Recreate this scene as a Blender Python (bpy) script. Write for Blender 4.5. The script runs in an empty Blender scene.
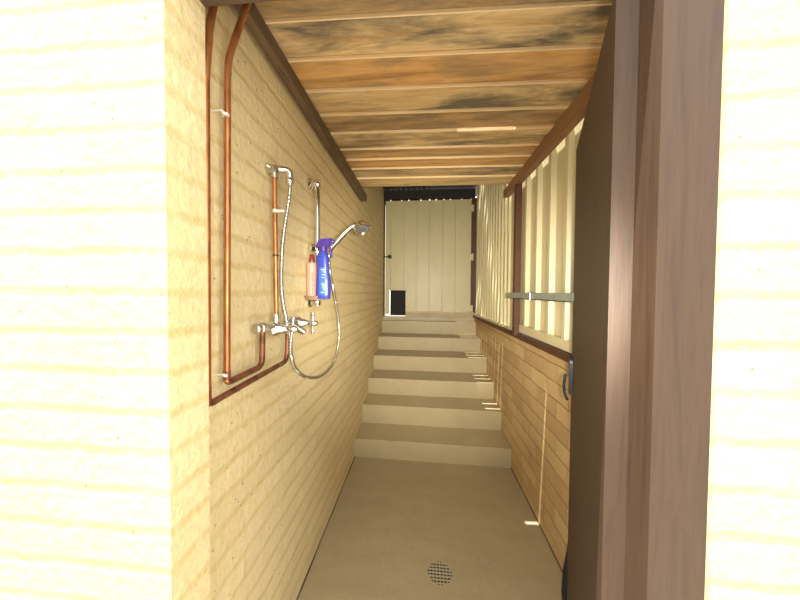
import bpy, bmesh, math, random
from mathutils import Vector, Matrix
random.seed(7)
S = bpy.context.scene
COL = S.collection
PI = math.pi

# ------------------------------------------------------------------ helpers
class MB:
    """collects shapes; build() links them as one mesh object"""
    def __init__(self): self.bm = bmesh.new()
    def poly(self, pts):
        vs = [self.bm.verts.new(p) for p in pts]
        return self.bm.faces.new(vs)
    def hexa(self, b, t):
        """b: four bottom points, t: four top points"""
        v = [self.bm.verts.new(p) for p in list(b) + list(t)]
        f = self.bm.faces.new
        f((v[3], v[2], v[1], v[0])); f((v[4], v[5], v[6], v[7]))
        for i in range(4):
            j = (i + 1) % 4
            f((v[i], v[j], v[j + 4], v[i + 4]))
        return self
    def box(self, x0, x1, y0, y1, z0, z1):
        return self.hexa([(x0, y0, z0), (x1, y0, z0), (x1, y1, z0), (x0, y1, z0)],
                         [(x0, y0, z1), (x1, y0, z1), (x1, y1, z1), (x0, y1, z1)])
    def bevel(self, w, seg=2):
        es = [e for e in self.bm.edges if len(e.link_faces) == 2 and e.calc_face_angle(0) > 0.6]
        bmesh.ops.bevel(self.bm, geom=es, offset=w, segments=seg, affect='EDGES', profile=0.5)
        return self
    def sweep(self, pts, radii, n=12, caps=True):
        """tube through pts; radii a number or a list"""
        pts = [Vector(p) for p in pts]
        if not isinstance(radii, (list, tuple)): radii = [radii] * len(pts)
        rings = []; nrm = None
        for i, p in enumerate(pts):
            a = pts[max(i - 1, 0)]; b = pts[min(i + 1, len(pts) - 1)]
            t = (b - a).normalized()
            if nrm is None:
                nrm = t.orthogonal().normalized()
            else:
                nrm = (nrm - t * nrm.dot(t))
                nrm = nrm.normalized() if nrm.length > 1e-6 else t.orthogonal().normalized()
            bn = t.cross(nrm)
            rings.append([self.bm.verts.new(p + (nrm * math.cos(2 * PI * k / n) + bn * math.sin(2 * PI * k / n)) * radii[i]) for k in range(n)])
        for a, b in zip(rings, rings[1:]):
            for k in range(n):
                self.bm.faces.new((a[k], a[(k + 1) % n], b[(k + 1) % n], b[k]))
        if caps:
            self.bm.faces.new(rings[0][::-1]); self.bm.faces.new(rings[-1])
        return self
    def lathe(self, prof, origin, axis, n=24, sx=1.0, sy=1.0):
        """prof: (radius, height) along axis from origin"""
        o = Vector(origin); ax = Vector(axis).normalized()
        u = Vector((0, 0, 1)) if abs(ax.z) < 0.9 else Vector((1, 0, 0))
        u = (u - ax * u.dot(ax)).normalized(); v = ax.cross(u)
        rings = []
        for r, h in prof:
            r = max(r, 1e-4)
            rings.append([self.bm.verts.new(o + ax * h + u * (r * sx * math.cos(2 * PI * k / n)) + v * (r * sy * math.sin(2 * PI * k / n))) for k in range(n)])
        for a, b in zip(rings, rings[1:]):
            for k in range(n):
                self.bm.faces.new((a[k], a[(k + 1) % n], b[(k + 1) % n], b[k]))
        self.bm.faces.new(rings[0][::-1]); self.bm.faces.new(rings[-1])
        return self
    def prism(self, outline, f, t0, t1):
        """outline of 2-D points; f(a, b, t) -> 3-D point, extruded from t0 to t1"""
        A = [self.bm.verts.new(f(a, b, t0)) for a, b in outline]
        B = [self.bm.verts.new(f(a, b, t1)) for a, b in outline]
        n = len(A)
        self.bm.faces.new(A[::-1]); self.bm.faces.new(B)
        for i in range(n):
            j = (i + 1) % n
            self.bm.faces.new((A[i], A[j], B[j], B[i]))
        return self
    def sheet(self, prof, f, t0, t1, thick):
        """a thin folded sheet: open profile polyline given thickness along its b axis"""
        out = list(prof) + [(a, b + thick) for a, b in reversed(prof)]
        A = [self.bm.verts.new(f(a, b, t0)) for a, b in out]
        B = [self.bm.verts.new(f(a, b, t1)) for a, b in out]
        n = len(prof); m = len(out)
        for i in range(m):
            j = (i + 1) % m
            self.bm.faces.new((A[i], A[j], B[j], B[i]))
        for i in range(n - 1):
            self.bm.faces.new((A[i], A[m - 1 - i], A[m - 2 - i], A[i + 1]))
            self.bm.faces.new((B[i], B[i + 1], B[m - 2 - i], B[m - 1 - i]))
        return self
    def build(self, name, mat, parent=None, smooth=False):
        bm = self.bm
        bmesh.ops.recalc_face_normals(bm, faces=bm.faces[:])
        me = bpy.data.meshes.new(name)
        if parent is not None:
            o0 = parent
            off = Vector((0, 0, 0))
            while o0 is not None:
                off += Vector(o0.location); o0 = o0.parent
            bmesh.ops.translate(bm, verts=bm.verts[:], vec=-off)
        bm.to_mesh(me); bm.free()
        if smooth:
            for p in me.polygons: p.use_smooth = True
            try: me.set_sharp_from_angle(angle=math.radians(38))
            except Exception: pass
        ob = bpy.data.objects.new(name, me)
        COL.objects.link(ob)
        me.materials.append(mat)
        if parent is not None: ob.parent = parent
        return ob

def tag(o, label, cat, group=None):
    o['label'] = label; o['category'] = cat
    if group: o['group'] = group
    return o
def thing(name, loc, label, cat, group=None):
    o = bpy.data.objects.new(name, None); COL.objects.link(o)
    o.location = loc; o.empty_display_size = 0.05
    return tag(o, label, cat, group)
def structure(o):
    o['kind'] = 'structure'; return o

def spline(pts, step=0.01):
    """Catmull-Rom through pts, sampled about every step"""
    P = [Vector(p) for p in pts]; out = []
    for i in range(len(P) - 1):
        p0 = P[max(i - 1, 0)]; p1 = P[i]; p2 = P[i + 1]; p3 = P[min(i + 2, len(P) - 1)]
        n = max(2, int((p2 - p1).length / step))
        for k in range(n):
            t = k / n
            out.append(0.5 * ((2 * p1) + (-p0 + p2) * t + (2 * p0 - 5 * p1 + 4 * p2 - p3) * t * t + (-p0 + 3 * p1 - 3 * p2 + p3) * t ** 3))
    out.append(P[-1]); return out
def bend(pts, r=0.03, seg=6):
    """polyline with rounded corners"""
    P = [Vector(p) for p in pts]; out = [P[0]]
    for i in range(1, len(P) - 1):
        a = (P[i - 1] - P[i]); b = (P[i + 1] - P[i])
        d = min(r, a.length * .45, b.length * .45)
        s = P[i] + a.normalized() * d; e = P[i] + b.normalized() * d
        for k in range(seg + 1):
            t = k / seg
            out.append(s * (1 - t) ** 2 + P[i] * 2 * t * (1 - t) + e * t * t)
    out.append(P[-1]); return out

# ------------------------------------------------------------------ materials
def nt(name):
    m = bpy.data.materials.new(name); m.use_nodes = True
    t = m.node_tree; b = t.nodes['Principled BSDF']
    return m, t, b, t.nodes.new, t.links.new
def ramp(t, fac, stops):
    r = t.nodes.new('ShaderNodeValToRGB')
    e = r.color_ramp.elements
    while len(e) < len(stops): e.new(0.5)
    for el, (p, c) in zip(e, stops):
        el.position = p; el.color = (*c, 1)
    t.links.new(fac, r.inputs['Fac']); return r.outputs['Color']
def noise(t, vec, scale, detail=4, rough=.55, dist=0):
    n = t.nodes.new('ShaderNodeTexNoise')
    n.inputs['Scale'].default_value = scale; n.inputs['Detail'].default_value = detail
    n.inputs['Roughness'].default_value = rough; n.inputs['Distortion'].default_value = dist
    if vec is not None: t.links.new(vec, n.inputs['Vector'])
    return n.outputs['Fac']
def mix(t, fac, a, b, mode='MIX'):
    m = t.nodes.new('ShaderNodeMix'); m.data_type = 'RGBA'; m.blend_type = mode
    for sock, v in ((m.inputs[0], fac), (m.inputs[6], a), (m.inputs[7], b)):
        if hasattr(v, 'is_linked'): t.links.new(v, sock)
        elif isinstance(v, (int, float)): sock.default_value = v
        else: sock.default_value = (*v, 1)
    return m.outputs[2]
def math_(t, op, a, b=0.0):
    m = t.nodes.new('ShaderNodeMath'); m.operation = op
    for s, v in ((m.inputs[0], a), (m.inputs[1], b)):
        if hasattr(v, 'is_linked'): t.links.new(v, s)
        else: s.default_value = v
    return m.outputs[0]
def objco(t): return t.nodes.new('ShaderNodeTexCoord').outputs['Object']
def mapping(t, vec, sc=(1, 1, 1), loc=(0, 0, 0)):
    m = t.nodes.new('ShaderNodeMapping'); t.links.new(vec, m.inputs['Vector'])
    m.inputs['Scale'].default_value = sc; m.inputs['Location'].default_value = loc
    return m.outputs['Vector']
def bump(t, b, h, strength=.3, dist=.01):
    n = t.nodes.new('ShaderNodeBump'); n.inputs['Strength'].default_value = strength
    n.inputs['Distance'].default_value = dist
    t.links.new(h, n.inputs['Height']); t.links.new(n.outputs['Normal'], b.inputs['Normal'])

def plain(name, col, rough=.5, metal=0.0, var=.08, scale=30, bmp=0.0):
    m, t, b, N, L = nt(name)
    c = objco(t); n = noise(t, c, scale)
    lo = tuple(max(0, x * (1 - var)) for x in col); hi = tuple(min(1, x * (1 + var)) for x in col)
    L(ramp(t, n, [(.3, lo), (.7, hi)]), b.inputs['Base Color'])
    b.inputs['Roughness'].default_value = rough; b.inputs['Metallic'].default_value = metal
    if bmp: bump(t, b, n, bmp, .004)
    return m

def brick(name, horiz, zoff, hoff, row, width, c1, c2, mortar, msize, stain, pit=True, rough_bump=.6, joint_bump=.8, bed_w=1.3, bed_c=.85, upright=.4):
    """horiz: 'Y' or 'X', the world axis that runs along the wall"""
    m, t, b, N, L = nt(name)
    co = objco(t)
    sep = N('ShaderNodeSeparateXYZ'); L(co, sep.inputs[0])
    # the joints wander a little
    w = noise(t, co, 14, 3); w2 = noise(t, co, 5, 2)
    dz = math_(t, 'MULTIPLY', math_(t, 'SUBTRACT', w, .5), .016)
    dy = math_(t, 'MULTIPLY', math_(t, 'SUBTRACT', w2, .5), .02)
    comb = N('ShaderNodeCombineXYZ')
    L(math_(t, 'ADD', math_(t, 'ADD', sep.outputs[horiz], hoff), dy), comb.inputs[0])
    L(math_(t, 'ADD', math_(t, 'ADD', sep.outputs['Z'], zoff), dz), comb.inputs[1])
    br = N('ShaderNodeTexBrick'); L(comb.outputs[0], br.inputs['Vector'])
    br.offset = .5; br.squash = 1
    br.inputs['Scale'].default_value = 1
    br.inputs['Brick Width'].default_value = width; br.inputs['Row Height'].default_value = row
    br.inputs['Mortar Size'].default_value = msize; br.inputs['Mortar Smooth'].default_value = 1
    br.inputs['Bias'].default_value = 0
    br.inputs['Color1'].default_value = (*c1, 1); br.inputs['Color2'].default_value = (*c2, 1)
    br.inputs['Mortar'].default_value = (*[(p_ + q_) / 2 for p_, q_ in zip(c1, c2)], 1)
    # the bed joints read stronger than the upright ones
    fr = math_(t, 'FRACT', math_(t, 'DIVIDE', math_(t, 'ADD', math_(t, 'ADD', sep.outputs['Z'], zoff), dz), row))
    edge = math_(t, 'MULTIPLY', math_(t, 'MINIMUM', fr, math_(t, 'SUBTRACT', 1.0, fr)), row)
    bed = N('ShaderNodeMapRange'); bed.interpolation_type = 'SMOOTHSTEP'; L(edge, bed.inputs[0])
    bed.inputs[1].default_value = msize * .25; bed.inputs[2].default_value = msize * bed_w
    bed.inputs[3].default_value = 1; bed.inputs[4].default_value = 0
    jv = math_(t, 'MULTIPLY', br.outputs['Fac'], upright)
    patch = ramp(t, noise(t, co, 6, 4), [(.3, (.45, .45, .45)), (.65, (1, 1, 1))])
    jf = math_(t, 'MULTIPLY', math_(t, 'MAXIMUM', math_(t, 'MULTIPLY', bed.outputs[0], bed_c), jv), patch)
    big = noise(t, co, 3.2, 5, .6)
    col = mix(t, math_(t, 'MULTIPLY', ramp(t, big, [(.42, (0, 0, 0)), (.75, (1, 1, 1))]), .55), br.outputs['Color'], stain)
    col = mix(t, jf, col, mortar)
    fine = noise(t, co, 60, 4, .6)
    col = mix(t, .35, col, ramp(t, fine, [(.3, (.72, .70, .66)), (.7, (1, 1, 1))]), 'MULTIPLY')
    h = math_(t, 'ADD', math_(t, 'MULTIPLY', math_(t, 'MAXIMUM', bed.outputs[0], jv), -joint_bump), math_(t, 'MULTIPLY', noise(t, co, 38, 4, .6), rough_bump))
    if pit:
        v = N('ShaderNodeTexVoronoi'); v.inputs['Scale'].default_value = 26; L(co, v.inputs['Vector'])
        v.inputs['Randomness'].default_value = 1
        pick = N('ShaderNodeSeparateColor'); L(v.outputs['Color'], pick.inputs[0])
        spot = math_(t, 'MULTIPLY', math_(t, 'LESS_THAN', v.outputs['Distance'], .085), math_(t, 'GREATER_THAN', pick.outputs[0], .72))
        col = mix(t, math_(t, 'MULTIPLY', spot, .75), col, (.16, .13, .10))
        h = math_(t, 'SUBTRACT', h, math_(t, 'MULTIPLY', spot, .5))
    L(col, b.inputs['Base Color']); b.inputs['Roughness'].default_value = .85
    b.inputs['Specular IOR Level'].default_value = .25
    bump(t, b, h, .55, .008)
    return m

def wood(name, tones, along='X', grain=1.0, stain=None, rough=.6, stain_amt=.8, per_island=True, stain_lo=.5, stain_hi=.68):
    m, t, b, N, L = nt(name)
    co = objco(t)
    if per_island:
        g = N('ShaderNodeAttribute'); g.attribute_name = 'tone'
        rnd = g.outputs['Fac']
        off = N('ShaderNodeCombineXYZ'); 
        L(math_(t, 'MULTIPLY', rnd, 37.0), off.inputs[0]); L(math_(t, 'MULTIPLY', rnd, 91.0), off.inputs[2])
        va = N('ShaderNodeVectorMath'); va.operation = 'ADD'; L(co, va.inputs[0]); L(off.outputs[0], va.inputs[1])
        co2 = va.outputs[0]
    else:
        rnd = None; co2 = co
    sc = {'X': (.6, 9, 9), 'Y': (9, .6, 9), 'Z': (9, 9, .6)}[along]
    v = mapping(t, co2, sc)
    gr = noise(t, v, 3.2 * grain, 6, .62, .5)
    fine = noise(t, mapping(t, co2, tuple(s * 3 for s in sc)), 5, 3, .7)
    n = len(tones)
    base = ramp(t, gr, [(.28 + .44 * i / (n - 1), c) for i, c in enumerate(tones)])
    base = mix(t, .35, base, ramp(t, fine, [(.3, (.66, .6, .54)), (.65, (1, 1, 1))]), 'MULTIPLY')
    if rnd is not None:
        base = mix(t, .9, base, ramp(t, rnd, [(.05, (1, .97, .90)), (.25, (.60, .54, .47)), (.5, (.95, .72, .47)), (.75, (.78, .66, .50)), (1, (.5, .42, .35))]), 'MULTIPLY')
    if stain:
        sv = mapping(t, co2, {'X': (1.1, 4.5, 4.5), 'Y': (4.5, 1.1, 4.5), 'Z': (4.5, 4.5, 1.1)}[along], (3.1, 1.7, 0))
        sn = noise(t, sv, 2.1, 6, .66, .35)
        fac = ramp(t, sn, [(stain_lo, (0, 0, 0)), (stain_hi, (1, 1, 1))])
        if rnd is not None:
            ga = N('ShaderNodeAttribute'); ga.attribute_name = 'stain'
            fac = math_(t, 'MULTIPLY', fac, ga.outputs['Fac'])
        base = mix(t, math_(t, 'MULTIPLY', fac, stain_amt), base, stain)
        # knots
        kv = N('ShaderNodeTexVoronoi'); kv.inputs['Scale'].default_value = 3.4
        L(mapping(t, co2, {'X': (.7, 1.6, 1.6), 'Y': (1.6, .7, 1.6), 'Z': (1.6, 1.6, .7)}[along]), kv.inputs['Vector'])
        kf = ramp(t, kv.outputs['Distance'], [(.03, (1, 1, 1)), (.10, (0, 0, 0))])
        base = mix(t, math_(t, 'MULTIPLY', kf, .75), base, (.10, .06, .035))
    L(base, b.inputs['Base Color']); b.inputs['Roughness'].default_value = rough
    bump(t, b, fine, .18, .004)
    return m

M = {}
M['brick_left'] = brick('cream_brick', 'Y', .016, .02, .0855, .245, (.80, .675, .405), (.73, .605, .35), (.60, .44, .175), .0095, (.72, .565, .30), bed_w=1.7, rough_bump=1.3, bed_c=.62, upright=.22, joint_bump=.45)
M['brick_front'] = brick('cream_brick_front', 'X', .016, .1, .0855, .245, (.80, .675, .405), (.73, .605, .35), (.60, .44, .175), .0095, (.72, .565, .30), bed_w=1.7, rough_bump=1.3, bed_c=.62, upright=.22, joint_bump=.45)
M['brick_right'] = brick('sandy_brick', 'Y', .03, .05, .098, .25, (.64, .47, .24), (.50, .335, .165), (.22, .13, .06), .0050, (.40, .245, .12), pit=False, rough_bump=.3, upright=.6, bed_w=1.1)
M['brick_sill'] = brick('pale_brick', 'X', 0, .05, .086, .12, (.60, .50, .34), (.56, .45, .30), (.38, .29, .18), .005, (.5, .4, .27), pit=False)

def painted_concrete():
    m, t, b, N, L = nt('painted_concrete')
    co = objco(t)
    n1 = noise(t, co, 2.5, 5); n2 = noise(t, co, 45, 4)
    c = ramp(t, n1, [(.3, (.40, .325, .20)), (.7, (.455, .37, .23))])
    c = mix(t, .25, c, ramp(t, n2, [(.35, (.8, .8, .8)), (.65, (1, 1, 1))]), 'MULTIPLY')
    L(c, b.inputs['Base Color']); b.inputs['Roughness'].default_value = .48
    wv = N('ShaderNodeTexWave'); wv.wave_type = 'RINGS'; wv.inputs['Scale'].default_value = 1.6
    wv.inputs['Distortion'].default_value = 9; wv.inputs['Detail'].default_value = 3
    L(mapping(t, co, (1, 1, 1), (.5, -1.1, 0)), wv.inputs['Vector'])
    h = math_(t, 'ADD', math_(t, 'MULTIPLY', wv.outputs['Fac'], .35), math_(t, 'MULTIPLY', noise(t, co, 9, 4), .9))
    bump(t, b, h, .4, .012)
    return m
M['floor'] = painted_concrete()
def step_paint():
    m, t, b, N, L = nt('step_paint')
    co = objco(t)
    c = ramp(t, noise(t, co, 4, 5), [(.3, (.40, .325, .19)), (.7, (.46, .375, .225))])
    c = mix(t, .25, c, ramp(t, noise(t, co, 45, 4), [(.35, (.82, .82, .82)), (.65, (1, 1, 1))]), 'MULTIPLY')
    L(c, b.inputs['Base Color']); b.inputs['Roughness'].default_value = .45
    bump(t, b, noise(t, co, 14, 4), .12, .008)
    return m
M['step'] = step_paint()
M['boards'] = wood('ceiling_boards', [(.42, .26, .12), (.70, .50, .26), (.82, .63, .37), (.60, .41, .20)], 'X', .8, (.13, .11, .085), .6, .95, True, .44, .64)
M['board_edge'] = wood('pale_board_edge', [(.80, .58, .32), (.88, .68, .40)], 'X', .8, None, .6, 0, False)
M['beam_dark'] = wood('weathered_beam', [(.07, .045, .026), (.17, .118, .072), (.11, .075, .045), (.23, .165, .105)], 'Y', 1.2, (.07, .05, .035), .7, .6)
M['beam_red'] = wood('reddish_beam', [(.20, .10, .05), (.30, .16, .08), (.24, .13, .065)], 'Y', 1.2, (.14, .07, .035), .6, .6)
M['door'] = wood('dark_door_timber', [(.036, .018, .010), (.062, .033, .018), (.045, .024, .013)], 'Z', 1.2, (.026, .015, .010), .6, .5)
M['lintel'] = wood('dark_lintel_timber', [(.07, .045, .03), (.11, .07, .045)], 'X', 1.2, (.05, .03, .02), .7, .5)
M['steel_cream'] = plain('cream_painted_steel', (.62, .545, .335), .36, 0, .04, 6)
M['steel_gate'] = plain('cream_gate_steel', (.56, .49, .295), .42, 0, .05, 5)
M['steel_red'] = plain('red_brown_steel', (.085, .030, .013), .55, 0, .18, 14)
M['black_steel'] = plain('black_steel', (.022, .018, .015), .5, 0, .2, 20)
M['gal'] = plain('galvanised_steel', (.33, .36, .32), .42, .45, .15, 25)
M['chrome'] = plain('chrome', (.80, .80, .80), .13, 1.0, .02, 20)
M['chrome_hose'] = plain('hose_chrome', (.62, .62, .60), .3, 1.0, .04, 60)
M['nickel_worn'] = plain('worn_nickel', (.60, .57, .50), .3, 1.0, .2, 50)
M['nozzle'] = plain('nozzle_face', (.20, .20, .20), .3, .6, .2, 90)
M['pit'] = plain('drain_pit', (.012, .010, .008), .8, 0, .2, 20)
M['grate'] = plain('painted_grate', (.47, .39, .26), .5, 0, .1, 60)
M['rubber'] = plain('black_rubber', (.012, .012, .013), .55, 0, .2, 30)
M['plastic_black'] = plain('black_plastic', (.010, .009, .009), .8, 0, .2, 16)
M['iron'] = plain('black_iron', (.018, .020, .024), .4, .3, .2, 40)
M['blue'] = plain('blue_plastic', (.030, .045, .30), .3, 0, .05, 12)
M['purple'] = plain('purple_plastic', (.05, .022, .20), .4, 0, .05, 12)
M['label_blue'] = plain('blue_label', (.045, .10, .38), .35, 0, .1, 60)
M['label_green'] = plain('green_label', (.14, .42, .13), .4, 0, .1, 60)
M['label_white'] = plain('white_label', (.40, .46, .52), .45, 0, .04, 60)
M['pink'] = plain('pale_pink_plastic', (.52, .29, .225), .5, 0, .05, 14)
M['red_cap'] = plain('red_plastic', (.20, .016, .02), .35, 0, .05, 14)
M['red_print'] = plain('red_print', (.40, .03, .03), .85, 0, .05, 30)
M['amber'] = plain('amber_plastic', (.24, .16, .09), .4, 0, .08, 20)
M['bracket'] = plain('cream_bracket', (.62, .52, .36), .4, 0, .08, 30)
M['roof'] = plain('dark_roof_sheet', (.030, .024, .020), .6, 0, .15, 12)
M['ground'] = plain('outdoor_concrete', (.30, .27, .22), .8, 0, .15, 4, .1)
M['saddle'] = plain('pale_saddle', (.78, .76, .70), .4, .2, .05, 40)
def copper():
    m, t, b, N, L = nt('copper')
    co = objco(t)
    c = ramp(t, noise(t, mapping(t, co, (6, 6, 2)), 5, 4), [(.35, (.36, .13, .045)), (.6, (.58, .25, .095)), (.75, (.50, .22, .11))])
    blot = ramp(t, noise(t, mapping(t, co, (3, 3, 1.6), (4, 2, 1)), 4, 3), [(.62, (0, 0, 0)), (.70, (1, 1, 1))])
    c = mix(t, math_(t, 'MULTIPLY', blot, .75), c, (.10, .05, .035))
    L(c, b.inputs['Base Color']); b.inputs['Metallic'].default_value = .75; b.inputs['Roughness'].default_value = .38
    return m
M['copper'] = copper()
def copper_dark():
    m, t, b, N, L = nt('tarnished_copper')
    co = objco(t)
    c = ramp(t, noise(t, co, 22, 4), [(.35, (.09, .04, .028)), (.55, (.30, .11, .06)), (.72, (.22, .12, .08))])
    L(c, b.inputs['Base Color']); b.inputs['Metallic'].default_value = .6; b.inputs['Roughness'].default_value = .45
    return m
M['copper_dark'] = copper_dark()

# ------------------------------------------------------------------ the room
def LX(y): return -.572 - .0121 * y          # inner face of the left wall
def RX(y): return .7302 - .0028 * y          # inner face of the right wall
ZC = 2.345                                   # underside of the ceiling boards

# left wall with its small pier at the doorway
b = MB()
b.hexa([(LX(.60), .60, -.1), (LX(.60) - .12, .60, -.1), (LX(4.4) - .12, 4.4, -.1), (LX(4.4), 4.4, -.1)],
       [(LX(.60), .60, 3.05), (LX(.60) - .12, .60, 3.05), (LX(4.4) - .12, 4.4, 3.05), (LX(4.4), 4.4, 3.05)])
structure(b.build('wall_left', M['brick_left']))
b = MB(); b.box(-3.2, -.535, .53, .637, -.1, 3.05)
structure(b.build('wall_front', M['brick_front']))
b = MB(); b.box(.50, 3.2, .53, .637, -.1, 3.05)
structure(b.build('wall_front.001', M['brick_front']))
b = MB()
b.hexa([(RX(.637), .637, -.1), (RX(4.4), 4.4, -.1), (RX(4.4) + .11, 4.4, -.1), (RX(.637) + .11, .637, -.1)],
       [(RX(.637), .637, 1.115), (RX(4.4), 4.4, 1.085), (RX(4.4) + .11, 4.4, 1.085), (RX(.637) + .11, .637, 1.115)])
structure(b.build('wall_right', M['brick_right']))

# floor with the round hole of the drain
DX, DY, DR = .090, 1.403, .0665
b = MB(); bm = b.bm
n = 48; q = .16
inner = [bm.verts.new((DX + DR * math.cos(2 * PI * k / n), DY + DR * math.sin(2 * PI * k / n), 0)) for k in range(n)]
def sq(k):
    a = 2 * PI * k / n; c, s = math.cos(a), math.sin(a); m_ = max(abs(c), abs(s))
    return (DX + q * c / m_, DY + q * s / m_, 0)
outer = [bm.verts.new(sq(k)) for k in range(n)]
low = [bm.verts.new((v.co.x, v.co.y, -.07)) for v in inner]
for k in range(n):
    j = (k + 1) % n
    bm.faces.new((inner[k], outer[k], outer[j], inner[j])); bm.faces.new((inner[k], inner[j], low[j], low[k]))
X0, X1, Y0, Y1 = -.70, .80, .53, 4.4
for (x0, x1, y0, y1) in ((X0, X1, Y0, DY - q), (X0, X1, DY + q, Y1), (X0, DX - q, DY - q, DY + q), (DX + q, X1, DY - q, DY + q)):
    b.poly([(x0, y0, 0), (x1, y0, 0), (x1, y1, 0), (x0, y1, 0)])
b.poly([(X0, Y0, -.1), (X0, Y1, -.1), (X1, Y1, -.1), (X1, Y0, -.1)])
structure(b.build('floor', M['floor']))
b = MB(); b.box(-6, 6, -7, .53, -.1, -.004)
structure(b.build('ground', M['ground']))
b = MB(); b.box(-3, 3, 4.4, 9, -.1, 1.02)
structure(b.build('ground.001', M['ground']))

# thin dark strip laid where the floor meets the walls
def edge_strip(name, f, sgn, y0, y1):
    b = MB(); n_ = 14
    for k_ in range(n_):
        ya, yb = y0 + (y1 - y0) * k_ / n_, y0 + (y1 - y0) * (k_ + 1) / n_
        w0, w1 = [.003 + .004 * abs(math.sin(k * 2.3)) for k in (k_, k_ + 1)]
        b.hexa([(f(ya), ya, .0), (f(ya) + sgn * w0, ya, .0), (f(yb) + sgn * w1, yb, .0), (f(yb), yb, .0)],
               [(f(ya), ya, .004), (f(ya) + sgn * w0, ya, .003), (f(yb) + sgn * w1, yb, .003), (f(yb), yb, .004)])
    structure(b.build(name, M['lintel']))
edge_strip('trim_6', LX, 1, .70, 2.34); edge_strip('trim_7', RX, -1, 1.0, 2.318)

# staircase: six poured steps
st = thing('concrete_staircase', (0, 2.33, 0), 'flight of six cream-brown painted concrete steps climbing to the gate', 'stairs')
SY = [2.332, 2.632, 2.930, 3.268, 3.628, 3.973]
SZ = [.161, .340, .510, .681, .852, 1.030]
TL = -.020
for i in range(6):
    y0 = SY[i]; y1 = SY[i + 1] + .05 if i < 5 else 4.40
    z0 = SZ[i - 1] - .03 if i else -.05
    xa, xb = -.622, .717
    ya, yb = y0 + TL * xa, y0 + TL * xb
    b = MB()
    b.hexa([(LX(ya) + .001, ya, z0), (RX(yb) - .001, yb, z0), (RX(y1) - .001, y1, z0), (LX(y1) + .001, y1, z0)],
           [(LX(ya) + .001, ya, SZ[i]), (RX(yb) - .001, yb, SZ[i]), (RX(y1) - .001, y1, SZ[i]), (LX(y1) + .001, y1, SZ[i])])
    b.bevel(.012, 3)
    b.build('step', M['step'], st, True)

# ceiling: lapped rough boards laid across the passage
CT = .028                                     # the boards run a touch out of square
JY = [.585, .770, .910, 1.062, 1.230, 1.397, 1.557, 1.737, 1.870, 2.012, 2.178, 2.372]
b = MB(); bm = b.bm
tone = bm.verts.layers.float.new('tone'); stn = bm.verts.layers.float.new('stain')
SLOT = 6                                       # one board stops short and lets a thread of sun through
TONES = [.25, .28, .02, .50, .07, .31, .035, .72, .54, .14, .0]
STAIN = [.7, .9, 1, .6, 1, .8, .9, .55, .5, .9, .5]
def joint_y(i, x): return JY[i] + CT * (x + .5)
edges_ = []
for i in range(len(JY) - 1):
    xs = [-.60, .165, .17, .48, .485, .722]
    zn, zf = ZC - .006 + random.uniform(-.002, .002), ZC + .003
    ring = []
    for x in xs:
        yn = joint_y(i, x) - .010; yf = joint_y(i + 1, x) - .010; lap = .016; sh = .020
        if .167 < x < .482:
            if i == SLOT: yn += .008; sh = 0.0
            if i == SLOT - 1: lap = -.007
        pts = [(yn, zn + .002), (yn + .003, zn), (yf - .007, zf), (yf - .007, zf + .010), (yf + lap, zf + .010), (yf + lap, zf + .022), (yn + sh, zf + .022), (yn + sh, zn + .014), (yn, zn + .014)]
        rr = []
        for (y_, z_) in pts:
            v = bm.verts.new((x, y_, z_)); v[tone] = TONES[i]; v[stn] = STAIN[i]; rr.append(v)
        ring.append(rr)
    m_ = len(ring[0])
    for a_, c_ in zip(ring, ring[1:]):
        for e in range(m_):
            f_ = bm.faces.new((a_[e], a_[(e + 1) % m_], c_[(e + 1) % m_], c_[e]))
            if e in (0, m_ - 1): f_.material_index = 1       # front edge, coloured paler than the board face
    bm.faces.new(ring[0][::-1]); bm.faces.new(ring[-1])
ceil_ = structure(b.build('ceiling', M['boards'])); ceil_.data.materials.append(M['board_edge'])

def beam(name, x0, x1, y0, y1, z0a, z0b, z1, mat, label, parts=None):
    b = MB()
    b.hexa([(x0[0], y0, z0a), (x1[0], y0, z0a), (x1[1], y1, z0b), (x0[1], y1, z0b)],
           [(x0[0], y0, z1), (x1[0], y0, z1), (x1[1], y1, z1), (x0[1], y1, z1)])
    b.bevel(.004, 1)
    o = b.build(name, mat)
    return tag(o, label, 'beam')
beam('ceiling_beam', (LX(.64) + .012, LX(2.53) + .004), (-.536, -.541), .645, 2.53, 2.284, 2.280, ZC - .008, M['beam_dark'],
     'dark brown weathered timber beam under the ceiling boards along the left brick wall')
t = thing('ceiling_beam', (.70, 1.6, 2.25), 'reddish brown timber beam above the cream steel wall on the right', 'beam')
for (ya, yb) in ((.645, 1.585), (1.588, 2.065), (2.068, 2.50)):
    za = 2.238 + .020 * (ya - .64); zb = 2.238 + .020 * (yb - .64)
    b = MB()
    b.hexa([(.677, ya, za), (.722, ya, za), (.722, yb, zb), (.677, yb, zb)],
           [(.677, ya, ZC - .008), (.722, ya, ZC - .008), (.722, yb, ZC - .008), (.677, yb, ZC - .008)])
    b.bevel(.002, 1); b.build('beam_length', M['beam_red'], t)
b = MB(); b.box(-.535, .50, .53, .637, 2.128, 3.05)
structure(b.build('trim_1', M['lintel']))                     # lintel over the doorway
b = MB(); b.box(.405, .50, .525, .637, -.02, 2.127); b.bevel(.004, 1)
structure(b.build('trim_2', M['door']))                       # door jamb

# ------------------------------------------------------------------ right-hand steel wall
def rib_profile(y0, y1, first, pitch, base, top, h, d0=0.0):
    p = [(y0, d0)]
    y = first
    while y < y1 - base:
        if y > y0 + .001:
            s = (base - top) / 2
            p += [(y, d0), (y + s, d0 + h), (y + s + top, d0 + h), (y + base, d0)]
        y += pitch
    p.append((y1, d0)); return p
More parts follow.
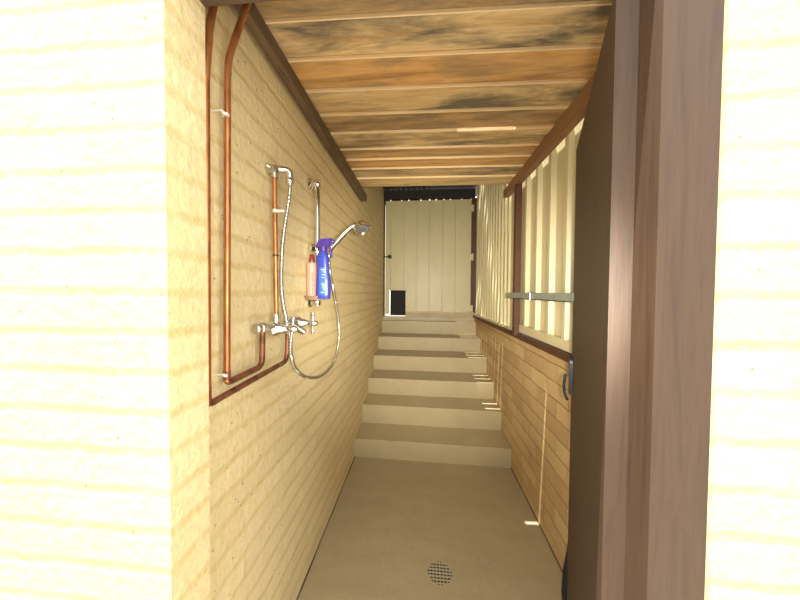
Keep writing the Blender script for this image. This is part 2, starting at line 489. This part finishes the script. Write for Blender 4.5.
# (a along Y, b towards the passage)
def f_wall(a, bb, z): return (RX(a) + .022 - bb, a, z)
t = thing('steel_wall_panel', (.74, 1.4, 1.15), 'cream ribbed steel sheet between the dark door and the red-brown post', 'wall panel', 'cream steel wall panels')
b = MB(); b.sheet(rib_profile(.645, 2.21, .72, .19, .064, .034, .026), f_wall, 1.16, 2.40, -.0012)
b.build('ribbed_sheet', M['steel_cream'], t)
b = MB(); b.box(RX(1.4) - .008, RX(1.4) + .026, .645, 2.17, 1.15, 1.205); b.bevel(.003, 1)
b.build('bottom_track', M['steel_cream'], t)
t = thing('steel_wall_panel', (.74, 3.2, 1.12), 'cream ribbed steel sheet beside the gate, streaked by sunlight', 'wall panel', 'cream steel wall panels')
b = MB(); b.sheet(rib_profile(2.20, 4.132, 2.27,   .115, .046, .022, .014), f_wall, 1.10, 2.955, -.0012)
b.build('ribbed_sheet', M['steel_cream'], t)
b = MB(); b.box(RX(3) - .006, RX(3) + .026, 2.22, 4.11, 1.118, 1.150); b.bevel(.003, 1)
b.build('bottom_track', M['steel_cream'], t)
b = MB(); b.box(.680, .724, 2.170, 2.212, 1.12, 2.30); b.bevel(.003, 1)
tag(b.build('steel_post', M['steel_red']), 'red-brown square steel post on the right wall behind the grey shelf', 'post')
b = MB()
b.hexa([(.702, .645, 1.112), (.76, .645, 1.112), (.76, 4.10, 1.082), (.700, 4.10, 1.082)],
       [(.702, .645, 1.152), (.76, .645, 1.152), (.76, 4.10, 1.118), (.700, 4.10, 1.118)])
b.bevel(.003, 1)
tag(b.build('steel_rail', M['steel_red']), 'red-brown steel rail running along the top of the right brick wall', 'rail')

# grey shelf
t = thing('wall_shelf', (.66, 1.7, 1.41), 'narrow grey metal shelf crossing the red-brown post on the right wall', 'shelf')
b = MB()
b.box(.620, .6235, 1.10, 2.166, 1.406, 1.446); b.box(.620, .700, 1.10, 2.166, 1.406, 1.410)
b.build('angle', M['gal'], t)
for y in (1.12,):
    b = MB(); b.box(.640, .705, y, y + .02, 1.372, 1.406); b.build('bracket', M['gal'], t)
b = MB(); b.sweep(bend([(.6185, 1.69, 1.403), (.617, 1.69, 1.448), (.632, 1.688, 1.449), (.650, 1.686, 1.440)], .006, 4), .0035, 8)
b.build('clip', M['chrome'], t, True)

# ------------------------------------------------------------------ gate, frame, roof over the stairs
GY = 4.12
t = thing('metal_gate', (0, GY, 1.10), 'closed gate of upright cream steel sheet at the top of the stairs', 'gate')
def f_gate(a, bb, z): return (a, GY - bb, z)
def gate_sheet(name, x0, x1, z0, z1):
    p = [(x0, 0)]
    for x in (-.518, -.318, -.123, .062, .258, .447):
        if x0 + .02 < x < x1 - .02 and not (x == -.518 and z1 < 2): p += [(x - .012, 0), (x - .009, .020), (x + .004, .020), (x + .007, 0)]
    p.append((x1, 0))
    b = MB(); b.sheet(p, f_gate, z0, z1, -.0012); return b.build(name, M['steel_gate'], t)
gate_sheet('ribbed_sheet', -.592, -.286, 1.472, 2.792)
gate_sheet('ribbed_sheet', -.286, .664, 1.165, 2.792)
gate_sheet('corner_strip', -.592, -.530, 1.118, 1.4715)
b = MB(); b.box(-.516, -.287, GY - .016, GY + .010, 1.100, 1.474); b.bevel(.004, 1)
fl_ = b.build('flap', M['plastic_black'], t); fl_['label'] = 'black panel in the lower left corner'
b = MB(); b.box(-.500, -.303, GY - .020, GY - .016, 1.118, 1.456); b.bevel(.003, 1); b.build('flap_panel', M['plastic_black'], fl_)
b = MB(); b.box(-.592, .664, GY - .012, GY + .03, 2.775, 2.80); b.box(-.300, .664, GY + .002, GY + .03, 1.165, 1.20)
b.box(-.592, -.572, GY + .002, GY + .03, 1.118, 2.775); b.box(.644, .664, GY + .002, GY + .03, 1.15, 2.775)
b.build('gate_frame', M['steel_gate'], t)
for z in (2.672, 1.965, 1.215):
    b = MB(); b.box(.655, .690, GY - .018, GY - .006, z - .045, z + .045); b.sweep([(.690, GY - .016, z - .05), (.690, GY - .016, z + .05)], .009, 10)
    b.build('hinge', M['bracket'], t, True)
lt = MB(); lt.box(-.585, -.47, GY - .016, GY - .010, 1.952, 1.992); lt.build('latch', M['bracket'], t)
lo = t.children[-1] if t.children else None
latch = [o for o in COL.objects if o.name == 'latch'][0]
b = MB(); b.sweep([(-.60, GY - .026, 1.972), (-.50, GY - .026, 1.972)], .010, 10)
b.lathe([(.012, 0), (.028, .012), (.030, .026), (.018, .034)], (-.525, GY - .016, 1.972), (0, -1, 0), 16)
b.build('knob', M['black_steel'], latch, True)

t = thing('gate_frame', (0, 4.13, 1.03), 'dark steel frame around the cream gate, red-brown on the hinge side', 'gate frame')
b = MB(); b.box(LX(4.1) + .002, -.602, 4.09, 4.14, 1.085, 2.83); b.build('post', M['black_steel'], t)
b = MB(); b.box(.668, .750, 4.135, 4.175, 1.085, 2.83); b.build('hinge_post', M['steel_red'], t)['label'] = 'red-brown hinge post'
b = MB(); b.box(LX(4.1) + .002, RX(4.1) - .004, 4.09, 4.15, 2.822, 2.950); b.build('header', M['black_steel'], t)

b = MB(); b.box(LX(4.1) + .002, RX(4.1) - .002, 4.165, 4.185, 2.84, 2.95)
xs_ = LX(4.1) + .01
while xs_ < .66:
    w2 = random.uniform(.07, .17); b.box(xs_, min(xs_ + w2, .70), 4.165, 4.185, 2.76, 2.84); xs_ += w2 + random.uniform(.010, .022)
b.build('batten', M['copper_dark'], t)
b = MB(); b.box(LX(4.1) + .002, RX(4.1) - .002, 4.06, 4.24, 1.025, 1.085); b.bevel(.006, 2)
structure(b.build('trim_5', M['step']))                       # threshold
b = MB(); b.box(-.285, RX(4.15) - .002, 4.10, 4.21, 1.085, 1.160); b.bevel(.004, 1)
structure(b.build('trim_3', M['brick_sill']))                 # brick sill under the gate

# roof over the stairs: corrugated sheet, with narrow open laps along its right-hand edge
b = MB()
prof = []
k = 0
x = -.73
while x < .055:
    prof.append((x, .009 * math.sin(2 * PI * x / .076))); x += .0095
def f_roof(a, bb, y): return (a, y, 2.965 + bb)
b.sheet(prof, f_roof, 2.36, 4.50, .001)
structure(b.build('roof', M['roof']))
b = MB()
ys = [2.36, 2.44]
y = 2.44
slots = [2.45, 2.57, 2.71, 2.84, 2.96, 3.10, 3.22, 3.37, 3.50, 3.64, 3.76, 3.86]
prev = 2.36
for s_ in slots:
    w_ = .013 + .005 * random.random()
    b.box(.045, .90, prev, s_ - w_ / 2, 2.970, 2.990); prev = s_ + w_ / 2
b.box(.045, .90, prev, 4.50, 2.970, 2.990)
b.box(.045, .053, 2.36, 4.5, 2.972, 2.988)
structure(b.build('roof_flashing', M['roof']))
b = MB(); b.box(-.74, .90, 2.374, 2.40, 2.36, 2.975)
structure(b.build('trim_4', M['lintel']))                     # upstand between the boards and the higher roof

# ------------------------------------------------------------------ the dark door on the right
HX, HY, EX, EY = .369, .590, .634, 1.246
dv = Vector((EX - HX, EY - HY, 0)); W_ = dv.length; du = dv.normalized(); dn = Vector((-du.y, du.x, 0))   # dn points into the passage
def dp(a, o, z): p_ = Vector((HX, HY, 0)) + du * a - dn * o; return (p_.x, p_.y, z)   # o: depth behind the inner face
door = MB()
door.hexa([dp(.005, 0, .03), dp(W_, 0, .03), dp(W_, .038, .03), dp(.005, .038, .03)],
          [dp(.005, 0, 2.05), dp(W_, 0, 2.05), dp(W_, .038, 2.05), dp(.005, .038, 2.05)])
for k_ in range(1, 6):
    pass
door.bevel(.003, 1)
door = structure(door.build('door_1', M['door']))
b = MB()
def plate(outl, o0, o1):
    b.prism(outl, lambda a, z, o: dp(a, o, z), o0, o1)
# rim latch on the free edge
outl = [(W_ - .040 + .026 * math.cos(a_), 1.150 + .026 * math.sin(a_)) for a_ in [PI * k_ / 10 for k_ in range(0, 11)]]
outl = [(W_ - .005, 1.150)] + [(W_ - .026 + .026 * math.cos(a_), 1.150 + .030 * math.sin(a_)) for a_ in [PI * k_ / 10 for k_ in range(1, 10)]] + [(W_ - .052, 1.150), (W_ - .045, 1.02), (W_ - .010, 1.02)]
plate(outl, -.012, 0)
latch_p = b.build('latch_plate', M['iron'], door, True)
b = MB()
e0 = Vector(dp(W_ - .028, -.012, 1.098)); 
pts = [Vector(dp(W_ - .028, -.004, 1.098)), Vector(dp(W_ - .028, -.026, 1.098)), Vector(dp(W_ - .028, -.030, 1.05)), Vector(dp(W_ - .028, -.028, 1.02)), Vector(dp(W_ - .030, -.016, .990))]
b.sweep(bend(pts, .012, 5), .0055, 10)
b.build('lever', M['iron'], latch_p, True)
b = MB()
strip = [(.004, .500), (.006, .40), (-.004, .30), (-.016, .22), (-.020, .12), (-.012, .03), (-.006, .012)]
for (o0, z0_), (o1, z1_) in zip(strip, strip[1:]):
    b.hexa([dp(W_ + .004, o1, z1_), dp(W_ + .012, o1, z1_), dp(W_ + .012, o1 + .034, z1_), dp(W_ + .004, o1 + .034, z1_)],
           [dp(W_ + .004, o0, z0_), dp(W_ + .012, o0, z0_), dp(W_ + .012, o0 + .034, z0_), dp(W_ + .004, o0 + .034, z0_)])
b.build('seal_strip', M['rubber'], door)['label'] = 'black rubber strip curling off the lower door edge'

# ------------------------------------------------------------------ copper pipes
PR = .0088
t = thing('copper_pipe', (-.55, .72, 1.19), 'long copper pipe dropping from the ceiling, elbowing into the left side of the tap set', 'pipe', 'copper water pipes')
b = MB(); b.sweep(bend([(-.499, .774, 2.336), (-.513, .764, 2.26), (-.552, .736, 2.085), (-.551, .722, 1.19)], .04), PR, 14)
b.build('riser', M['copper'], t, True)
b = MB(); b.sweep(bend([(-.551, .7225, 1.22), (-.551, .722, 1.186), (-.553, .893, 1.188), (-.553, .897, 1.305)], .028), PR * 1.06, 14)
b.build('elbow_run', M['copper_dark'], t, True)
for z in (1.925, 1.205):
    b = MB(); b.lathe([(.0098, 0), (.0098, .007)], (-.552, .726 if z > 1.5 else .722, z), (0, 0, 1), 14)
    b.sweep([(-.552, .711, z + .007), (-.552, .725, z + .007)], .0035, 8); b.sweep([(-.552, .711, z + .007), (LX(.71), .711, z + .007)], .0028, 8)
    b.build('saddle_clip', M['saddle'], t, True)
t = thing('copper_pipe', (-.55, .652, 1.15), 'copper pipe hidden in the corner at the left, sloping along the wall to the taps', 'pipe', 'copper water pipes')
b = MB(); b.sweep(bend([(-.551, .735, 2.345), (-.551, .690, 2.20), (-.551, .674, 2.135), (-.551, .657, 1.98), (-.551, .652, 1.19)], .03), PR, 14)
b.build('riser', M['copper'], t, True)
b = MB(); b.sweep(bend([(-.551, .652, 1.20), (-.551, .653, 1.150), (-.552, .700, 1.153), (-.556, 1.058, 1.162), (-.556, 1.072, 1.19), (-.556, 1.077, 1.29)], .03), PR, 14)
b.build('wall_run', M['copper_dark'], t, True)
t = thing('copper_pipe', (-.554, .985, 1.33), 'short upright copper pipe from the taps to the chrome hose elbow', 'pipe', 'copper water pipes')
b = MB(); b.sweep([(-.555, .990, 1.33), (-.555, .985, 1.60), (-.556, .982, 1.872)], PR * .95, 14)
b.build('riser', M['copper'], t, True)
b = MB(); b.lathe([(.0108, 0), (.0108, .012)], (-.555, .985, 1.735), (0, 0, 1), 14); b.box(-.556, -.520, .982, .990, 1.737, 1.746)
b.build('saddle_clip', M['saddle'], t, True)
b = MB(); b.lathe([(.0108, 0), (.0108, .006)], (-.555, .9865, 1.575), (0, 0, 1), 14); b.build('tie', M['black_steel'], t, True)
# elbow on top
b = MB()
b.lathe([(.013, 0), (.013, .03)], (-.556, .982, 1.862), (0, 0, 1), 14)
b.sweep([(LX(.98) + .001, .982, 1.892), (-.548, .982, 1.892)], .018, 16)
b.sweep([(-.575, .958, 1.900), (-.556, .982, 1.892)], .008, 8)
b.build('lugged_elbow', M['nickel_worn'], t, True)

# ------------------------------------------------------------------ tap set
t = thing('shower_taps', (-.56, 1.03, 1.30), 'worn chrome shower mixer with two cross-head taps on the left brick wall', 'taps')
ZT = 1.308
b = MB()
b.sweep([(-.556, .866, 1.318), (-.556, 1.19, 1.308)], .0105, 16)
b.lathe([(.013, 0), (.019, .004), (.019, .026), (.013, .03)], (-.556, .884, 1.317), (0, 1, 0), 6)
b.lathe([(.013, 0), (.018, .004), (.018, .028), (.013, .032)], (-.556, 1.055, 1.312), (0, 1, 0), 6)
b.lathe([(.010, 0), (.017, .004), (.017, .02), (.010, .024)], (-.556, .858, 1.318), (0, 1, 0), 12)
b.lathe([(.012, 0), (.015, .01), (.015, .05), (.011, .06)], (-.556, 1.077, 1.272), (0, 0, 1), 14)
b.lathe([(.012, 0), (.015, .01), (.015, .045), (.011, .05)], (-.556, .990, 1.312), (0, 0, 1), 14)
b.lathe([(.009, 0), (.014, .02), (.012, .07)], (-.556, 1.10, 1.312), (.8, .15, -.55), 14)
b.build('body', M['nickel_worn'], t, True)
def tap(y, z):
    x0 = -.572
    b = MB(); b.lathe([(.030, .001), (.031, .006), (.027, .020), (.019, .030), (.016, .046), (.012, .052), (.0095, .066), (.008, .070)], (x0, y, z), (1, 0, 0), 24)
    tp = b.build('tap', M['chrome'], t, True)
    b = MB(); xc = x0 + .084
    b.lathe([(.008, -.022), (.013, -.014), (.014, 0), (.011, .012), (.006, .018)], (xc, y, z), (1, 0, 0), 18)
    for k_ in range(4):
        a_ = PI / 2 * k_ + (.25 if y < 1.1 else .06)
        d = Vector((0, math.sin(a_), math.cos(a_)))
        c = Vector((xc - .002, y, z))
        b.sweep([c + d * .008, c + d * .022, c + d * .036, c + d * .043, c + d * .048], [.0055, .0042, .0052, .0068, .0045], 10)
    b.build('cross_handle', M['chrome'], tp, True)
tap(.985, 1.304); tap(1.172, 1.306)

# ------------------------------------------------------------------ hose
t = thing('shower_hose', (-.52, 1.0, 1.02), 'chrome corrugated hose hanging past the taps in a loop up to the shower head', 'hose')
path = [(-.504, .996, 1.885), (-.504, .996, 1.83), (-.512, .996, 1.76), (-.527, .996, 1.674), (-.536, .996, 1.581), (-.538, .997, 1.449), (-.524, 1.002, 1.345), (-.512, 1.012, 1.262), (-.522, 1.035, 1.20), (-.533, 1.095, 1.125),
        (-.537, 1.20, 1.058), (-.539, 1.36, 1.008), (-.541, 1.50, 1.000), (-.542, 1.63, 1.035), (-.543, 1.71, 1.13), (-.542, 1.70, 1.26), (-.536, 1.62, 1.39), (-.525, 1.53, 1.49), (-.512, 1.45, 1.57), (-.503, 1.418, 1.625)]
sp = spline(path, .0032)
rad = [.0080 if (i % 4) in (0, 1) else .0054 for i in range(len(sp))]
b = MB(); b.sweep(sp, rad, 10); b.build('spiral_tube', M['chrome_hose'], t, True)
b = MB()
b.sweep(bend([(-.538, .983, 1.893), (-.503, .994, 1.893), (-.504, .996, 1.850)], .016, 6), .0125, 14)
b.lathe([(.0125, 0), (.0145, .004), (.0145, .020), (.0125, .024)], (-.504, .996, 1.842), (0, 0, 1), 12)
b.build('hose_elbow', M['chrome'], t, True)
b = MB(); b.lathe([(.008, 0), (.011, .004), (.011, .02), (.009, .026)], (-.5035, 1.419, 1.622), (-.1, -.05, 1), 12); b.build('hose_nut', M['chrome'], t, True)

# ------------------------------------------------------------------ slide rail
RXC, RYC = -.541, 1.353
t = thing('slide_rail', (RXC, RYC, 1.36), 'upright chrome slide rail with round wall brackets on the left brick wall', 'shower rail')
b = MB(); b.sweep([(RXC, RYC, 1.372), (RXC, RYC, 1.995)], .0125, 16); b.build('rail', M['chrome'], t, True)
for z in (1.985, 1.392):
    b = MB()
    b.lathe([(.029, 0), (.029, .010), (.024, .016), (.017, .020), (.017, .05), (.012, .058)], (LX(RYC), RYC, z), (1, 0, 0), 24)
    b.lathe([(.0150, 0), (.0172, .004), (.0172, .028), (.0150, .032)], (RXC, RYC, z - .016), (0, 0, 1), 20)
    b.build('wall_bracket', M['chrome'], t, True)
b = MB()
b.lathe([(.016, 0), (.018, .005), (.018, .042), (.016, .047)], (RXC, RYC, 1.632), (0, 0, 1), 20)
b.lathe([(.010, 0), (.020, .008), (.020, .026), (.013, .031)], (RXC - .008, RYC - .006, 1.662), (-.72, -.69, 0), 20)
b.sweep([(RXC, RYC, 1.655), (-.512, 1.395, 1.662), (-.501, 1.412, 1.664)], .008, 12)
b.lathe([(.013, -.016), (.0155, -.010), (.0155, .014), (.014, .018)], (-.4965, 1.4175, 1.668), (.45, 0, .9), 16)
b.build('slider', M['chrome'], t, True)
# soap dish on the rail
b = MB()
def ell(rx, ry, z, n=28): return [(-.528 + rx * math.cos(2 * PI * k_ / n), 1.302 + ry * math.sin(2 * PI * k_ / n), z) for k_ in range(n)]
A_, B_, C_, D_ = [[b.bm.verts.new(p_) for p_ in ell(*q_)] for q_ in ((.050, .036, 1.404), (.058, .044, 1.424), (.055, .041, 1.424), (.048, .034, 1.409))]
for U_, V_ in ((A_, B_), (B_, C_), (C_, D_)):
    for k_ in range(28): b.bm.faces.new((U_[k_], U_[(k_ + 1) % 28], V_[(k_ + 1) % 28], V_[k_]))
b.bm.faces.new(A_[::-1]); b.bm.faces.new(D_)
b.build('soap_dish', M['amber'], t, True)['label'] = 'amber plastic soap dish'

# ------------------------------------------------------------------ hand shower
t = thing('hand_shower', (-.4965, 1.4175, 1.65), 'chrome hand shower in the rail holder, its round head tilted down', 'shower head')
hp = spline([(-.503, 1.418, 1.648), (-.484, 1.418, 1.685), (-.450, 1.419, 1.722), (-.419, 1.420, 1.754), (-.386, 1.420, 1.782), (-.352, 1.420, 1.795)], .008)
b = MB(); b.sweep(hp, [.0115 + .0045 * math.sin(PI * min(1, i / (len(hp) - 1) * 1.0)) for i in range(len(hp))], 16)
b.build('handle', M['chrome'], t, True)
hc = Vector((-.330, 1.420, 1.790)); hd = Vector((.26, -.33, -.91)).normalized()
b = MB(); b.lathe([(.012, -.020), (.030, -.010), (.042, .004), (.046, .016), (.045, .024), (.036, .027), (.034, .024)], hc, hd, 32)
b.build('head', M['chrome'], t, True)
b = MB(); b.lathe([(.033, .018), (.033, .0265), (.014, .0290), (.012, .0275)], hc, hd, 28)
for r_, k0 in ((.026, 14), (.020, 10)):
    for k_ in range(k0):
        a_ = 2 * PI * k_ / k0
        u_ = hd.orthogonal().normalized(); v_ = hd.cross(u_)
        b.lathe([(.0018, .026), (.0014, .0295)], hc + (u_ * math.cos(a_) + v_ * math.sin(a_)) * r_, hd, 6)
b.build('nozzle_face', M['nozzle'], t, True)
b = MB(); b.lathe([(.011, .028), (.010, .032), (.004, .034)], hc, hd, 20); b.build('spray_button', M['chrome'], t, True)

# ------------------------------------------------------------------ bottles on the soap dish
BX, BY, BZ = -.484, 1.283, 1.4095
t = thing('spray_bottle', (BX, BY, BZ), 'blue spray bottle with a purple trigger head standing on the soap dish', 'spray bottle')
b = MB(); bm = b.bm
secs = [(0, .029, .019, 0), (.006, .033, .022, 0), (.04, .0345, .0225, 0), (.09, .033, .022, .000), (.125, .029, .020, -.001), (.16, .0285, .020, -.002), (.185, .030, .021, -.003), (.205, .027, .019, -.003), (.222, .018, .015, -.002), (.232, .012, .012, -.001)]
rings = []
for z, rx, ry, ox in secs:
    rings.append([bm.verts.new((BX + ox + rx * math.copysign(abs(math.cos(a_)) ** .75, math.cos(a_)), BY + ry * math.copysign(abs(math.sin(a_)) ** .75, math.sin(a_)), BZ + z)) for a_ in [2 * PI * k_ / 28 for k_ in range(28)]])
for U_, V_ in zip(rings, rings[1:]):
    for k_ in range(28): bm.faces.new((U_[k_], U_[(k_ + 1) % 28], V_[(k_ + 1) % 28], V_[k_]))
bm.faces.new(rings[0][::-1]); bm.faces.new(rings[-1])
b.build('body', M['blue'], t, True)
b = MB()
b.lathe([(.0165, 0), (.0165, .022), (.013, .026)], (BX, BY, BZ + .226), (0, 0, 1), 18)
b.hexa([(BX - .034, BY - .013, BZ + .244), (BX + .030, BY - .013, BZ + .250), (BX + .030, BY + .013, BZ + .250), (BX - .034, BY + .013, BZ + .244)],
       [(BX - .020, BY - .010, BZ + .285), (BX + .040, BY - .010, BZ + .288), (BX + .040, BY + .010, BZ + .288), (BX - .020, BY + .010, BZ + .285)])
b.bevel(.004, 2)
head = b.build('trigger_head', M['purple'], t, True)
b = MB(); b.lathe([(.008, 0), (.010, .004), (.010, .018), (.007, .022)], (BX + .032, BY, BZ + .272), (1, 0, .1), 12); b.build('nozzle', M['purple'], head, True)
b = MB(); b.sweep(spline([(BX + .022, BY, BZ + .256), (BX + .034, BY, BZ + .240), (BX + .036, BY, BZ + .220), (BX + .042, BY, BZ + .198)], .006), .0055, 10); b.build('trigger', M['purple'], head, True)
# label marks sit on the front of the body
def front_y(x, z):
    for (z0_, rx0, ry0, o0), (z1_, rx1, ry1, o1) in zip(secs, secs[1:]):
        if z0_ <= z <= z1_:
            f_ = (z - z0_) / (z1_ - z0_); rx = rx0 + (rx1 - rx0) * f_; ry = ry0 + (ry1 - ry0) * f_; ox = o0 + (o1 - o0) * f_
            u_ = min(.98, abs((x - ox) / rx)); ca = u_ ** (1 / .75); sa = math.sqrt(max(0, 1 - ca * ca)); return BY - ry * sa ** .75
    return BY - .02
def decal(mb, x0, x1, z0, z1, lift=.0006, nx=6, nz=6, shear=0):
    g = [[mb.bm.verts.new((BX + x0 + (x1 - x0) * i / nx + shear * j / nz, front_y(x0 + (x1 - x0) * i / nx + shear * j / nz, z0 + (z1 - z0) * j / nz) - lift, BZ + z0 + (z1 - z0) * j / nz)) for i in range(nx + 1)] for j in range(nz + 1)]
    for j in range(nz):
        for i in range(nx): mb.bm.faces.new((g[j][i], g[j][i + 1], g[j + 1][i + 1], g[j + 1][i]))
b = MB(); decal(b, -.012, .027, .018, .150, .0005, 8, 12); lab = b.build('label', M['label_blue'], t, True); lab['label'] = 'lighter blue front label'
b = MB()
for (x0, x1, z0, z1) in ((.002, .016, .052, .066), (.006, .020, .040, .052), (.000, .010, .066, .076), (.004, .018, .126, .132)): 
    b = MB(); decal(b, x0, x1, z0, z1, .0011, 3, 2); b.build('print', M['label_green'], lab)
b = MB()
for (x0, x1, z0, z1) in ((-.004, .018, .136, .1405), (.000, .016, .113, .1165), (.010, .020, .062, .070), (-.004, .014, .030, .0335), (-.002, .012, .100, .1025)): 
    b = MB(); decal(b, x0, x1, z0, z1, .0012, 3, 2); b.build('print', M['label_white'], lab)

QX, QY = -.556, 1.319
t = thing('shampoo_bottle', (QX, QY, BZ), 'pale pink bottle with red print and red cap behind the blue spray bottle', 'bottle')
b = MB(); b.lathe([(.020, 0), (.0235, .004), (.0240, .03), (.0240, .168), (.0225, .175), (.010, .178), (.009, .182)], (QX, QY, BZ), (0, 0, 1), 28, 1, 1.0)
b.build('body', M['pink'], t, True)
b = MB(); b.lathe([(.0115, 0), (.012, .004), (.0105, .034), (.008, .038)], (QX, QY, BZ + .180), (0, 0, 1), 18)
b.build('cap', M['red_cap'], t, True)
b = MB()                                        # upright run of small red letter-like strokes
def qs(phi, z, r=.02425): return (QX + r * math.sin(phi), QY - r * math.cos(phi), BZ + z)
def stroke(pts, w=.0011): b.sweep([qs(p_, z_) for p_, z_ in pts], w, 5)
zz = .022
for i in range(9):
    ph = .48; a_ = .16 if i % 3 else .26
    stroke([(ph - a_, zz), (ph + .16, zz)]);
    if i % 2: stroke([(ph + .16, zz), (ph + .16, zz + .006)]); stroke([(ph - .10, zz + .006), (ph + .16, zz + .006)])
    else: stroke([(ph - .02, zz), (ph + .02, zz + .006)])
    zz += .0125
b.build('print', M['red_print'], t)

# ------------------------------------------------------------------ drain
t = thing('floor_drain', (DX, DY, 0), 'round floor drain with a cream painted square-mesh grate', 'drain')
b = MB(); b.lathe([(DR - .0006, -.068), (DR - .0006, -.007), (DR - .0016, -.007), (DR - .0016, -.060)], (DX, DY, 0), (0, 0, 1), 48)
b.build('pit', M['pit'], t)
b = MB(); bm = b.bm
R1, R2 = DR - .0004, DR - .0032
for z0_, z1_ in ((-.006, .0008),):
    o1 = [bm.verts.new((DX + R1 * math.cos(2 * PI * k_ / 48), DY + R1 * math.sin(2 * PI * k_ / 48), z1_)) for k_ in range(48)]
    i1 = [bm.verts.new((DX + R2 * math.cos(2 * PI * k_ / 48), DY + R2 * math.sin(2 * PI * k_ / 48), z1_)) for k_ in range(48)]
    o2 = [bm.verts.new((v.co.x, v.co.y, z0_)) for v in o1]; i2 = [bm.verts.new((v.co.x, v.co.y, z0_)) for v in i1]
    for k_ in range(48):
        j = (k_ + 1) % 48
        bm.faces.new((o1[k_], o1[j], i1[j], i1[k_])); bm.faces.new((i1[k_], i1[j], i2[j], i2[k_])); bm.faces.new((o1[k_], o2[k_], o2[j], o1[j])); bm.faces.new((o2[k_], i2[k_], i2[j], o2[j]))
b.build('rim', M['grate'], t)
b = MB(); pitch = .0172; w_ = .0023
for k_ in range(-4, 5):
    o_ = (k_ ) * pitch + (.0086 if False else 0)
    if abs(o_) < R2:
        l_ = math.sqrt(R2 * R2 - o_ * o_) + .001
        b.box(DX + o_ - w_, DX + o_ + w_, DY - l_, DY + l_, -.005, .0002)
        b.box(DX - l_, DX + l_, DY + o_ - w_, DY + o_ + w_, -.0052, .0004)
b.build('grate', M['grate'], t)

# ------------------------------------------------------------------ light
def lamp(name, kind, loc, energy, col=(1, 1, 1), **kw):
    d = bpy.data.lights.new(name, kind); d.energy = energy; d.color = col
    for k_, v in kw.items(): setattr(d, k_, v)
    o = bpy.data.objects.new(name, d); COL.objects.link(o); o.location = loc
    return o
sun = lamp('sun', 'SUN', (0, 0, 6), 20.0, (1, .96, .88), angle=math.radians(.53))
sun.rotation_euler = Vector((.20, .085, -1)).to_track_quat('-Z', 'Y').to_euler()
fl = lamp('camera_flash', 'POINT', (.070, -.03, 1.450), 21.0, (1, .945, .79), shadow_soft_size=.03)
sp = lamp('back_fill_spot', 'SPOT', (.070, -.03, 1.450), 380.0, (1, .945, .79), shadow_soft_size=.03, spot_size=math.radians(68), spot_blend=1.0)  # second lamp at the flash position, added to brighten the gate and stairs
sp.rotation_euler = Vector((-.08, 4.1, -.15)).to_track_quat('-Z', 'Y').to_euler()
w = bpy.data.worlds.new('sky'); S.world = w; w.use_nodes = True
bg = w.node_tree.nodes['Background']
bg.inputs['Color'].default_value = (1, .98, .90, 1); bg.inputs['Strength'].default_value = 3.2

# ------------------------------------------------------------------ camera
H = 1.4431
yaw, pitch, roll, F = .0898, -.0238, .0068, 275.9
s, c = math.sin(yaw), math.cos(yaw); sp_, cp = math.sin(pitch), math.cos(pitch)
right = Vector((c, s, 0)); fwd = Vector((-s * cp, c * cp, sp_)); up = right.cross(fwd)
r2 = right * math.cos(roll) + up * math.sin(roll); u2 = up * math.cos(roll) - right * math.sin(roll)
cd = bpy.data.cameras.new('camera'); cam = bpy.data.objects.new('camera', cd); COL.objects.link(cam)
m = Matrix((r2, u2, -fwd)).transposed().to_4x4(); m.translation = Vector((0, 0, H))
cam.matrix_world = m
cd.sensor_fit = 'HORIZONTAL'; cd.sensor_width = 36; cd.lens = F * 36 / 800; cd.shift_y = -1 / 800
cd.clip_start = .02
S.camera = cam
S.view_settings.view_transform = 'Standard'; S.view_settings.look = 'None'
S.view_settings.exposure = -0.25; S.view_settings.gamma = 1; S.view_settings.use_curve_mapping = False
